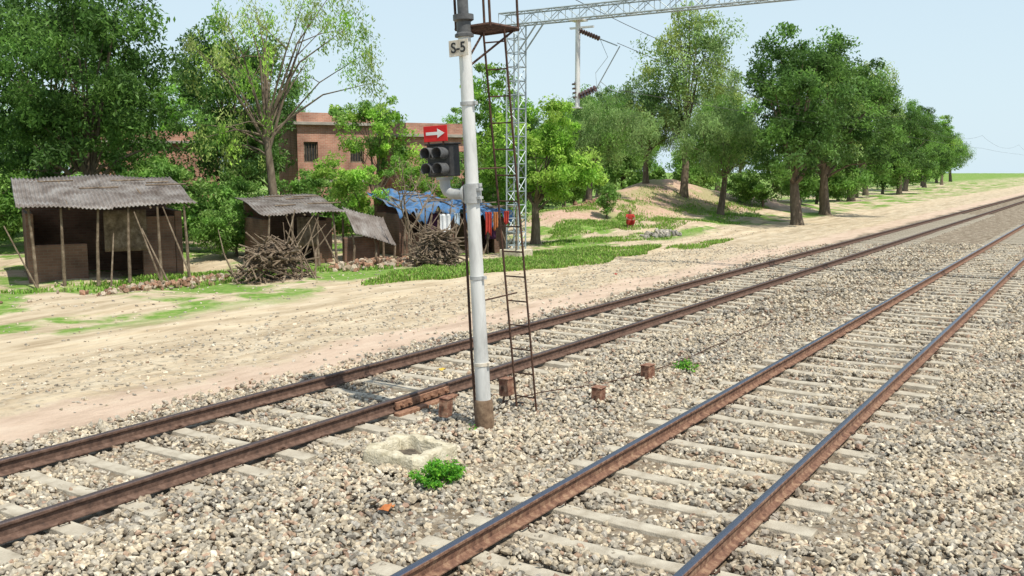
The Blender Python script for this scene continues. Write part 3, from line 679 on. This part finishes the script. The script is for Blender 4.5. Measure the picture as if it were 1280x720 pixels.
def hut(X,Y,rot,w,d,hf,hb,roof,wall,label,posts=4,oh=.35,name='village_hut',lean_n=5):
    x,y=W(X,Y); e=empty(name,(x,y,H(x,y)-.05),rot); tag(e,label,'hut','village huts')
    mb=MB(); mb.box((0,d-.1,hb/2-.05),(w,.2,hb-.1)); mb.box((-w/2+.1,d/2-.1,(hf)/2-.1),(.2,d-.2-.003,hf-.2)); mb.box((w/2-.1,d/2-.1,hf/2-.1),(.2,d-.2-.003,hf-.2))
    mb.box((-w*.30,.1,hf*.25),(w*.34,.18,hf*.5)); mb.box((w*.34,.1,hf*.42),(w*.22,.18,hf*.84)); mb.obj('wall',wall,e,bevel=.02)
    for i in range(posts):
        j1,j2=random.uniform(-.12,.12),random.uniform(-.12,.12)
        xx=-w/2+.05+(w-.1)*i/(posts-1)+j1; q=MB(); q.tube([(xx,-oh+.1,0),(xx+j2*.3,-oh+.12+j1*.5,hf*.5),(xx+j2,-oh+.08,hf-.02)],[.05,.04,.03],7); q.obj('post',M_wood,e,smooth=True)
    v=Vector((0,d+oh+.3,hb-hf)); l=v.length
    mb=MB()
    if roof=='tin': corr(mb,(-w/2-.25,-oh-.1,hf),(1,0,0),v,w+.5,l)
    else: sheet(mb,(-w/2-.2,-oh-.1,hf+.06),(1,0,0),v,w+.4,l)
    solid(mb.obj('roof',M_tin if roof=='tin' else M_tarp,e,smooth=True))
    for i in range(5):
        q=MB(); xx=-w/2+w*i/4; q.tube([(xx,-oh,hf-.05),(xx,d,hb-.09)],.03,6)
        q.obj('rafter',M_wood,e)
    for i in range(5):
        q=MB()
        xx=random.uniform(-w/2,w/2-.6); t=random.uniform(.2,.9); zc=hf+(hb-hf)*t+.08
        q.tube([(xx,-oh+(d+oh)*t,zc),(xx+random.uniform(.6,1.2),-oh+(d+oh)*t+random.uniform(-.2,.2),zc+.03)],.026,6)
        q.obj('roof_pole',M_wood,e)
    for i in range(lean_n):
        q=MB(); xx=random.uniform(-w/2,w/2); q.tube([(xx,-oh-random.uniform(.1,.5),0),(xx+random.uniform(-.9,.9),-oh+.04,hf*random.uniform(.6,1.15))],[.03,.018],6); q.obj('leaning_pole',M_wood,e)
    q=MB(); nu,nv=14,8; wq=w*.28; vs=[];fs=[]
    for i in range(nu+1):
        for j_ in range(nv+1): vs.append((-w*.02+wq*i/nu,-.02+.04*math.sin(i*1.1),hf-.15-(hf*.55)*j_/nv))
    for i in range(nu):
        for j_ in range(nv): k=i*(nv+1)+j_; fs.append((k,k+nv+1,k+nv+2,k+1))
    q.add(vs,fs); solid(q.obj('curtain',M_cd if roof=='tarp' else M_wood,e,smooth=True),.01)
    return e
hut(-3.05,34,-.45,2.2,2.2,1.75,2.25,'tarp',M_brick2,'low dark hut with sagging blue tarpaulin roof',lean_n=8)
hut(-1.0,35.8,-.45,1.7,2.0,1.6,1.95,'tarp',M_brick2,'small hut with blue roof and clothes hanging outside',3)
hut(-11.8,27.5,-.5,4.2,3,2.2,3.0,'tin',M_brick2,'larger brick hut with corrugated tin roof and shaded front',6,1.3)
hut(-7.2,31.8,-.45,2.4,2.2,1.8,2.3,'tin',M_brick2,'low brick hut with rusty corrugated roof',4,.7)
hut(-17.6,27,-.55,3.4,3,2.2,2.9,'tarp',M_brick2,'mud brick hut with blue tarpaulin roof under tree',4,.9)
x,y=W(-4.85,32.6); e=empty('tin_lean_to',(x,y,H(x,y)),-.45); tag(e,'collapsed grey corrugated sheet roof on low brick wall','lean-to shelter')
mb=MB(); corr(mb,(-.85,-.45,1.05),(1,0,-.28),(0,1,.85),1.6,1.3); solid(mb.obj('roof',M_tin,e,smooth=True))
mb=MB(); mb.box((-.35,.1,.4),(1.3,.2,.9)); mb.obj('wall',M_brick2,e,bevel=.03)
for xx in(-.8,.0,.7):
    q=MB(); q.tube([(xx,-.3,0),(xx+.04,-.3,.55),(xx-.02,-.28,1.0-.28*(xx+.85)*.9)],[.045,.04,.035],7); q.obj('post',M_wood,e,smooth=True)
    q=MB(); q.tube([(xx,.6,0),(xx,.62,1.5)],[.045,.035],7); q.obj('post',M_wood,e,smooth=True)

def woodpile(X,Y,rx,ry,h,n,label,nlong=8):
    x,y=W(X,Y); mb=MB(); R=random
    for i in range(n):
        t=R.random(); zz=h*t*.85; k=(1-t*.65); a=R.uniform(0,math.pi); c=Vector((R.uniform(-rx,rx)*k,R.uniform(-ry,ry)*k,zz+.05)); l=R.uniform(.4,1.4)*.5
        d=Vector((math.cos(a),math.sin(a),R.uniform(-.6,.8))).normalized()*l; r=R.uniform(.010,.04)
        p0,p1=c-d,c+d; p0.z=max(p0.z,.02); p1.z=max(p1.z,.02)
        mb.tube([p0,c+Vector((R.uniform(-.08,.08),R.uniform(-.08,.08),R.uniform(-.08,.08))),p1],[r,r*.9,r*.5],5)
    for i in range(nlong):
        xx=R.uniform(-rx,rx); mb.tube([(xx,-ry*R.random(),.02),(xx+R.uniform(-.3,.3),.1,h*.7),(xx+R.uniform(-.9,.9),.2,h*R.uniform(1.1,1.6))],[.03,.022,.01],5)
    o=mb.obj('firewood_pile',M_wood,smooth=True,loc=(x,y,H(x,y)-.03),rot=(0,0,-.45)); tag(o,label,'firewood pile')
woodpile(-2.5,31.2,.85,.5,1.3,230,'jumbled heap of dry branches stacked by hut')
woodpile(-6.9,27.2,1.2,.6,1.2,220,'long heap of dry brushwood beside the dirt path')
def rubble(X,Y,rx,ry,n,smin,smax,h,label,cols):
    x,y=W(X,Y); a=rng.normal(0,.45,(n,2)); xs_=x+a[:,0]*rx; ys_=y+a[:,1]*ry
    z_=hgt(xs_,ys_)+rng.random(n)*h*np.exp(-(a**2).sum(1)*2)
    cc=np.array(cols)[rng.integers(0,len(cols),n)]*rng.uniform(.8,1.2,(n,1))
    o=rocks('rubble_heap',np.stack([xs_,ys_,z_],-1),rng.uniform(smin,smax,n),cc,tilt=1.5); tag(o,label,'rubble',kind='stuff')
BR=[(.30,.17,.11),(.36,.28,.2),(.24,.15,.1),(.40,.33,.25)]; GRY=[(.34,.31,.27),(.26,.24,.21),(.40,.36,.3)]
rubble(-4.6,31,2.2,.9,260,.08,.30,.3,'broken bricks and stones heaped below the hut',BR)
rubble(7.0,45,2.0,.7,80,.12,.34,.22,'grey broken stones heaped on the verge',GRY)
rubble(-9.5,26,3.5,.7,200,.06,.24,.15,'scattered broken bricks in front of huts',BR)
rubble(5.3,57,2.5,1,60,.1,.35,.1,'earth clods on the mound slope',[(.36,.2,.14),(.3,.18,.12)])
def cloth(X,Y,z0,w,h,m,label,name,rot=-.45):
    x,y=W(X,Y); mb=MB(); nu,nv=16,10; ph=random.uniform(0,6); vs=[];fs=[]
    for i in range(nu+1):
        for j in range(nv+1):
            a,b_=i/nu,j/nv
            vs.append(((a-.5)*w*(1-.12*b_),.035*math.sin(a*14+ph)*(.3+b_)+.03*math.sin(b_*4),-b_*h*(1+.10*math.sin(a*5+ph))))
    for i in range(nu):
        for j in range(nv): k=i*(nv+1)+j; fs.append((k,k+1,k+nv+2,k+nv+1))
    mb.add(vs,fs); o=solid(mb.obj(name,m,smooth=True,loc=(x,y,z0),rot=(0,0,rot)),.006); tag(o,label,'clothes','washing hung on line'); return o
def cl_line(Xa,Ya,Xb,Yb,z):
    a=W(Xa,Ya); b_=W(Xb,Yb); e=empty('clothesline',(a[0],a[1],0)); tag(e,'sagging clothesline tied between two wooden poles','clothesline')
    dx,dy=b_[0]-a[0],b_[1]-a[1]
    for (px0,py0) in((0,0),(dx,dy)):
        q=MB(); q.tube([(px0,py0,-.1),(px0+.02,py0,z+.1)],[.035,.025],7); q.obj('pole',M_wood,e,smooth=True)
    q=MB(); q.tube([(dx*t,dy*t,z-.12*math.sin(math.pi*t)) for t in np.linspace(0,1,12)],.006,5); q.obj('line',M_wire,e)
cl_line(-3.0,32.6,-1.3,32.6,1.75); cl_line(-1.55,34.0,.15,34.0,1.75)
cr_=math.atan2(-C,S)
def onl(X,Y,z,w,h,m,l,n): cloth(X,Y,z,w,h,m,l,n,cr_)
onl(-2.3,32.6,1.63,.38,.70,M_cw,'white shirt hanging on a clothesline','hanging_shirt')
onl(-1.9,32.6,1.65,.20,.38,M_cb,'pale bluish cloth hanging on a clothesline','hanging_cloth')
onl(-1.3,34,1.68,.26,.6,M_cd,'dark purple cloth hanging on a clothesline','hanging_cloth')
onl(-.85,34,1.64,.24,.8,M_cr,'red cloth hanging on a clothesline','hanging_cloth')
onl(-.58,34,1.64,.18,.62,M_co,'faded orange cloth hanging on a clothesline','hanging_cloth')
onl(-.2,34,1.67,.18,.45,M_cr,'red cloth hanging on a clothesline','hanging_cloth')

# ------------------------------------------------------------ brick houses
def wall_open(mb,w,h,t,ops,y0,z0=0):
    xs_=sorted({-w/2,w/2,*[o[0] for o in ops],*[o[1] for o in ops]}); zs_=sorted({0,h,*[o[2] for o in ops],*[o[3] for o in ops]})
    for i in range(len(xs_)-1):
        for j in range(len(zs_)-1):
            cx=(xs_[i]+xs_[i+1])/2; cz=(zs_[j]+zs_[j+1])/2
            if any(o[0]<cx<o[1] and o[2]<cz<o[3] for o in ops): continue
            mb.box((cx,y0,z0+cz),(xs_[i+1]-xs_[i],t,zs_[j+1]-zs_[j]))
def house(X,Y,rot,w,d,h,ops,label,parapet=.5):
    x,y=W(X,Y); e=empty('brick_house',(x,y,H(x,y)-.1),rot); tag(e,label,'house','village brick houses')
    mb=MB(); wall_open(mb,w,h,.23,ops,0); mb.box((0,d,h/2),(w,.23,h)); mb.box((-w/2+.115,d/2,h/2),(.23,d-.24,h)); mb.box((w/2-.115,d/2,h/2),(.23,d-.24,h))
    mb.obj('wall',M_brick,e)
    mb=MB(); mb.box((0,d/2,h+.075),(w+.5,d+.7,.14)); rf=mb.obj('roof',M_slab,e,bevel=.01)
    mb=MB(); 
    zc=h+.15+parapet/2
    mb.box((0,.0,zc),(w,.2,parapet)); mb.box((0,d,zc),(w,.2,parapet)); mb.box((-w/2+.1,d/2,zc),(.2,d-.21,parapet)); mb.box((w/2-.1,d/2,zc),(.2,d-.21,parapet)); mb.obj('parapet',M_brick,e)
    if h>4.4:
        mb=MB(); mb.box((0,-.16,h*.5),(w+.2,.12,.16)); mb.obj('ledge',M_slab,e)
    for o in ops:
        cx,cz=(o[0]+o[1])/2,(o[2]+o[3])/2; ww,hh=o[1]-o[0],o[3]-o[2]
        nm='door' if o[2]<.2 else 'window'
        mb=MB(); mb.box((cx,.06,cz),(ww-.01,.03,hh-.01)); wd=mb.obj(nm,M_black if nm=='window' else M_wood,e)
        q=MB()
        for sx in(-1,1): q.box((cx+sx*(ww/2-.035),.0,cz),(.06,.06,hh-.02))
        q.box((cx,.0,cz+hh/2-.035),(ww-.14,.058,.06)); q.box((cx,0,cz-hh/2+.035),(ww-.14,.058,.06))
        if nm=='window':
            for k in range(4): q.box((cx-ww/2+ww*(k+1)/5,0,cz),(.02,.02,hh-.14))
        q.obj('frame',M_wood,wd)
    return e
house(-8.6,47,-.55,4.0,4,5.4,[(-1.7,-1.0,3.6,4.6),(.6,1.3,3.6,4.6),(-1.7,-1.0,.9,2.0),(.5,1.3,.05,2.1)],'two storey red brick house with flat concrete roof',.45)
house(-3.7,48.5,-.55,3.6,4,4.8,[(-1.1,-.4,3.1,4.1),(.8,1.4,3.1,4.1),(-.3,.5,.05,2.1)],'red brick house with unplastered walls and parapet',.55)
house(-19,50,-.5,7,5,4.6,[(-2.5,-1.6,1,2.2),(1.6,2.5,1,2.2),(-.5,.5,.05,2.1)],'wide red brick house behind trees',.5)

# ------------------------------------------------------------ overhead line portal
ps,pd=W(.15,34.5)
por=empty('overhead_line_portal',(ps,pd,H(ps,pd)-.1)); tag(por,'galvanised lattice steel portal spanning the tracks','overhead line structure')
def lattice(mb,p0,p1,a,b_,wa,wb,bay,ch=.028,br_=.014):
    p0,p1,a,b_=map(Vector,(p0,p1,a,b_)); L_=(p1-p0).length; n=max(2,round(L_/bay))
    cs=[(sa*wa/2,sb*wb/2) for sa,sb in((-1,-1),(1,-1),(1,1),(-1,1))]
    def P(t,c): return p0.lerp(p1,t)+a*c[0]+b_*c[1]
    for c in cs: mb.rod(P(0,c),P(1,c),ch,ch,4)
    for f in range(4):
        c0,c1=cs[f],cs[(f+1)%4]
        for i in range(n):
            A,B=(c0,c1) if i%2 else (c1,c0)
            mb.rod(P(i/n,A),P((i+1)/n,B),br_,br_,4); mb.rod(P(i/n,c0),P(i/n,c1),br_,br_,4)
mb=MB(); lattice(mb,(0,0,0),(0,0,8.35),(1,0,0),(0,1,0),.50,.50,.5,.034,.017); mb.obj('upright',M_galv2,por)
mb=MB(); lattice(mb,(0,-23,0),(0,-23,8.35),(1,0,0),(0,1,0),.46,.46,.5,.03); mb.obj('upright',M_galv2,por)
mb=MB(); lattice(mb,(0,.6,8.55),(0,-23.5,8.55),(1,0,0),(0,0,1),.46,.42,.55,.03); mb.obj('boom',M_galv2,por)
for sx in(.2,-.2):
    mb=MB(); mb.rod((sx,-.23,7.4),(sx,-1.0,8.33),.03,.03,5); mb.obj('brace',M_galv2,por)
mb=MB(); mb.box((0,0,.1),(.9,.9,.5)); mb.obj('footing',M_conc,por,bevel=.03)
dy=-2.5
mb=MB(); mb.rod((0,dy,8.4),(0,dy,5.35),.085,.085,14); mb.box((0,dy,8.3),(.5,.5,.05)); mb.box((0,dy,5.36),(.26,.26,.04)); mb.box((0,dy-.15,8.05),(.1,.9,.06))
da=mb.obj('drop_arm',M_galv,por,smooth=True)
def insul(a,b_,r=.075,n=8,rr=.02):
    a,b_=Vector(a),Vector(b_); q=MB(); pts=[];rad=[]
    for i in range(n):
        t0=i/n; 
        for dt,rx in((0,rr),(.25/n,rr),(.3/n,r),(.6/n,r*.9),(.65/n,rr)): pts.append(a.lerp(b_,t0+dt)); rad.append(rx)
    pts.append(b_); rad.append(rr); q.tube(pts,rad,12); return q.obj('insulator',M_insb,da,smooth=True)
insul((0,dy-.08,7.95),(0,dy-.85,7.62),.09); insul((0,dy-.08,5.75),(0,dy-.75,6.0),.12,6); insul((0,dy+.05,5.65),(0,dy+.1,6.25),.12,4)
mb=MB(); mb.tube([(0,dy-.85,7.62),(.0,dy-1.5,7.35)],.02,8); mb.tube([(0,dy-.75,6.0),(0,dy-1.6,7.33)],.02,8); mb.tube([(0,dy-.9,6.2),(0,dy-1.3,5.9),(0,dy-1.65,5.8)],.015,8); mb.tube([(0,dy-.85,7.62),(0,dy-1.15,7.0),(0,dy-.7,6.5),(0,dy-.75,6.0)],.01,6)
mb.obj('cantilever',M_galv2,por,smooth=True)
def owire(D,z,sag,label,r=.010):
    mb=MB()
    for k in range(0,5):
        s0=ps+k*50; pts=[(s0+50*t,D,z-sag*4*t*(1-t)) for t in np.linspace(0,1,16)]
        mb.tube(pts,r,5,False)
    tag(mb.obj('overhead_wire',M_wire,smooth=True),label,'wire','overhead line wires')
owire(pd+dy-1.5,7.35,1.0,'thin catenary wire hung from the portal'); owire(pd+dy-1.6,5.8,.1,'thin contact wire hung below the catenary')
mb=MB(); mb.tube([(ps+60*t,pd+dy+.1+1.0*t,8.9-1.2*4*t*(1-t)) for t in np.linspace(0,1,16)],.012,5); tag(mb.obj('overhead_wire',M_wire),'thin feeder wire strung above the portal','wire','overhead line wires')

# ------------------------------------------------------------ person
x,y=W(6.0,48.3); z0=H(x,y)-.02
def skin(name,verts,edges,rad,m,parent,root=0,sub=2):
    me=bpy.data.meshes.new(name); me.from_pydata(verts,edges,[]); me.materials.append(m)
    o=bpy.data.objects.new(name,me); col.objects.link(o)
    if parent: o.parent=parent
    sk=o.modifiers.new('skin','SKIN'); ly=me.skin_vertices[0] if me.skin_vertices else None
    if ly is None:
        bpy.context.view_layer.objects.active=o
        bpy.ops.mesh.customdata_skin_add(); ly=me.skin_vertices[0]
    for i,r in enumerate(rad):
        ly.data[i].radius=(r,r) if not hasattr(r,'__len__') else r; ly.data[i].use_root=(i==root)
    s_=o.modifiers.new('sub','SUBSURF'); s_.levels=sub; s_.render_levels=sub
    sk.use_smooth_shade=True
    return o
M_skin=mat('skin',[(.22,.11,.07),(.28,.15,.10)],8,.6,0,0); M_hair=mat('hair',[(.01,.008,.006),(.025,.02,.018)],20,.6,0,.2)
v=[];ed=[];rd=[]
def av(p,r,par=None):
    v.append(p); rd.append(r)
    if par is not None: ed.append((par,len(v)-1))
    return len(v)-1
pel=av((0,0,.24),.13); sp1=av((0,-.05,.40),.12,pel); ch=av((0,-.10,.58),.135,sp1); nk=av((0,-.12,.70),.05,ch); hd=av((0,-.14,.79),.08,nk); ht=av((0,-.13,.90),.085,hd)
for sg in(-1,1):
    shd=av((sg*.16,-.10,.64),.055,ch); el=av((sg*.22,-.28,.46),.04,shd); wr=av((sg*.12,-.45,.42),.028,el); pm=av((sg*.07,-.50,.41),.03,wr)
    for k in range(4):
        f1=av((sg*(.05+k*.018),-.535,.415-.004*k),.009,pm); f2=av((sg*(.045+k*.016),-.56+.004*k,.395),.008,f1)
    t1=av((sg*.035,-.50,.43),.010,pm); av((sg*.02,-.52,.435),.009,t1)
    hip=av((sg*.10,-.02,.22),.095,pel); kn=av((sg*.16,-.36,.42),.06,hip); an=av((sg*.13,-.22,.08),.04,kn); av((sg*.14,-.36,.035),.032,an)
per=skin('person',v,ed,rd,M_skin,None)
per.location=(x,y,z0); per.rotation_euler=(0,0,-.9); tag(per,'person in red clothes squatting on the dirt verge','person')
v=[];ed=[];rd=[]
pel=av((0,0,.23),.14); sp1=av((0,-.05,.40),.13,pel); ch=av((0,-.10,.58),.148,sp1); av((0,-.115,.66),.08,ch)
for sg in(-1,1):
    shd=av((sg*.16,-.10,.64),.072,ch); av((sg*.21,-.24,.50),.055,shd); hip=av((sg*.10,-.02,.22),.115,pel); kn=av((sg*.16,-.355,.42),.078,hip); av((sg*.14,-.25,.16),.06,kn)
skin('clothing',v,ed,rd,M_cr,per)
v=[];ed=[];rd=[]
a=av((0,-.10,.80),.07); b_=av((0,-.11,.91),.09,a); skin('hair',v,ed,rd,M_hair,per)
for sg in(-1,1):
    q=MB(); q.tube([(sg*.03,-.215,.86),(sg*.03,-.222,.86)],.009,8); q.obj('eye',M_black,per)

for (X,Y,m,l) in ((-1.15,8.35,M_co,'crumpled orange wrapper on the ballast'),(1.15,14.1,M_rust,'reddish brick fragment on ballast'),(.42,15.4,M_cr,'scrap of red paper by the rail'),(-1.75,15.0,M_cy,'crumpled yellow wrapper between the rails'),(-1.1,14.4,M_cy,'crumpled yellow wrapper between the rails'),(-1.0,13.2,M_cy,'crumpled yellow wrapper beside the rail'),(3.1,28,M_cr,'scrap of red paper by the rail'),(-.35,14.8,M_cw,'torn white plastic bag between the rails')):
    x,y=W(X,Y); q=MB(); nn=5; vs=[(i*.03-.06+random.uniform(-.012,.012),j_*.025-.05+random.uniform(-.01,.01),random.uniform(0,.045)) for i in range(nn) for j_ in range(nn)]
    q.add(vs,[(i*nn+j_,i*nn+nn+j_,i*nn+nn+j_+1,i*nn+j_+1) for i in range(nn-1) for j_ in range(nn-1)])
    tag(solid(q.obj('litter_scrap',m,loc=(x,y,.035)),.004),l,'litter','litter on the ballast')

# ------------------------------------------------------------ light
sv=Vector((*W(.36,-.42),1.0)).normalized()
sun=bpy.data.lights.new('sun','SUN'); sun.energy=5.0; sun.angle=math.radians(.5); sun.color=(1,.955,.85)
so=bpy.data.objects.new('sun',sun); col.objects.link(so); so.rotation_euler=sv.to_track_quat('Z','Y').to_euler()
w=bpy.data.worlds.new('World'); scene.world=w; w.use_nodes=True; nt=w.node_tree; L=nt.links.new
sk=nt.nodes.new('ShaderNodeTexSky'); sk.sky_type='NISHITA'; sk.sun_disc=False
sk.sun_elevation=math.asin(sv.z); sk.sun_rotation=math.atan2(sv.x,sv.y); sk.air_density=1.0; sk.dust_density=.8; sk.ozone_density=1.0
bg=nt.nodes['Background']; bg.inputs['Strength'].default_value=.15; L(sk.outputs[0],bg.inputs[0])
bg2=nt.nodes.new('ShaderNodeBackground'); bg2.inputs['Color'].default_value=(.70,.86,.95,1); bg2.inputs['Strength'].default_value=1.0
tc=nt.nodes.new('ShaderNodeTexCoord'); sp=nt.nodes.new('ShaderNodeSeparateXYZ'); L(tc.outputs['Generated'],sp.inputs[0])
mr=nt.nodes.new('ShaderNodeMapRange'); mr.inputs[1].default_value=0; mr.inputs[2].default_value=.8; mr.inputs[3].default_value=.95; mr.inputs[4].default_value=.35; L(sp.outputs[2],mr.inputs[0])
mx=nt.nodes.new('ShaderNodeMixShader'); L(mr.outputs[0],mx.inputs[0]); L(bg.outputs[0],mx.inputs[1]); L(bg2.outputs[0],mx.inputs[2]); L(mx.outputs[0],nt.nodes['World Output'].inputs['Surface'])
# ------------------------------------------------------------ camera
cam=bpy.data.cameras.new('camera'); co=bpy.data.objects.new('camera',cam); col.objects.link(co)
cam.lens=33.19; cam.sensor_width=36; cam.clip_end=3000; cam.clip_start=.1
p=math.radians(7.1); co.location=(0,0,3.12)
co.rotation_euler=Vector((C*math.cos(p),S*math.cos(p),-math.sin(p))).to_track_quat('-Z','Y').to_euler()
scene.camera=co
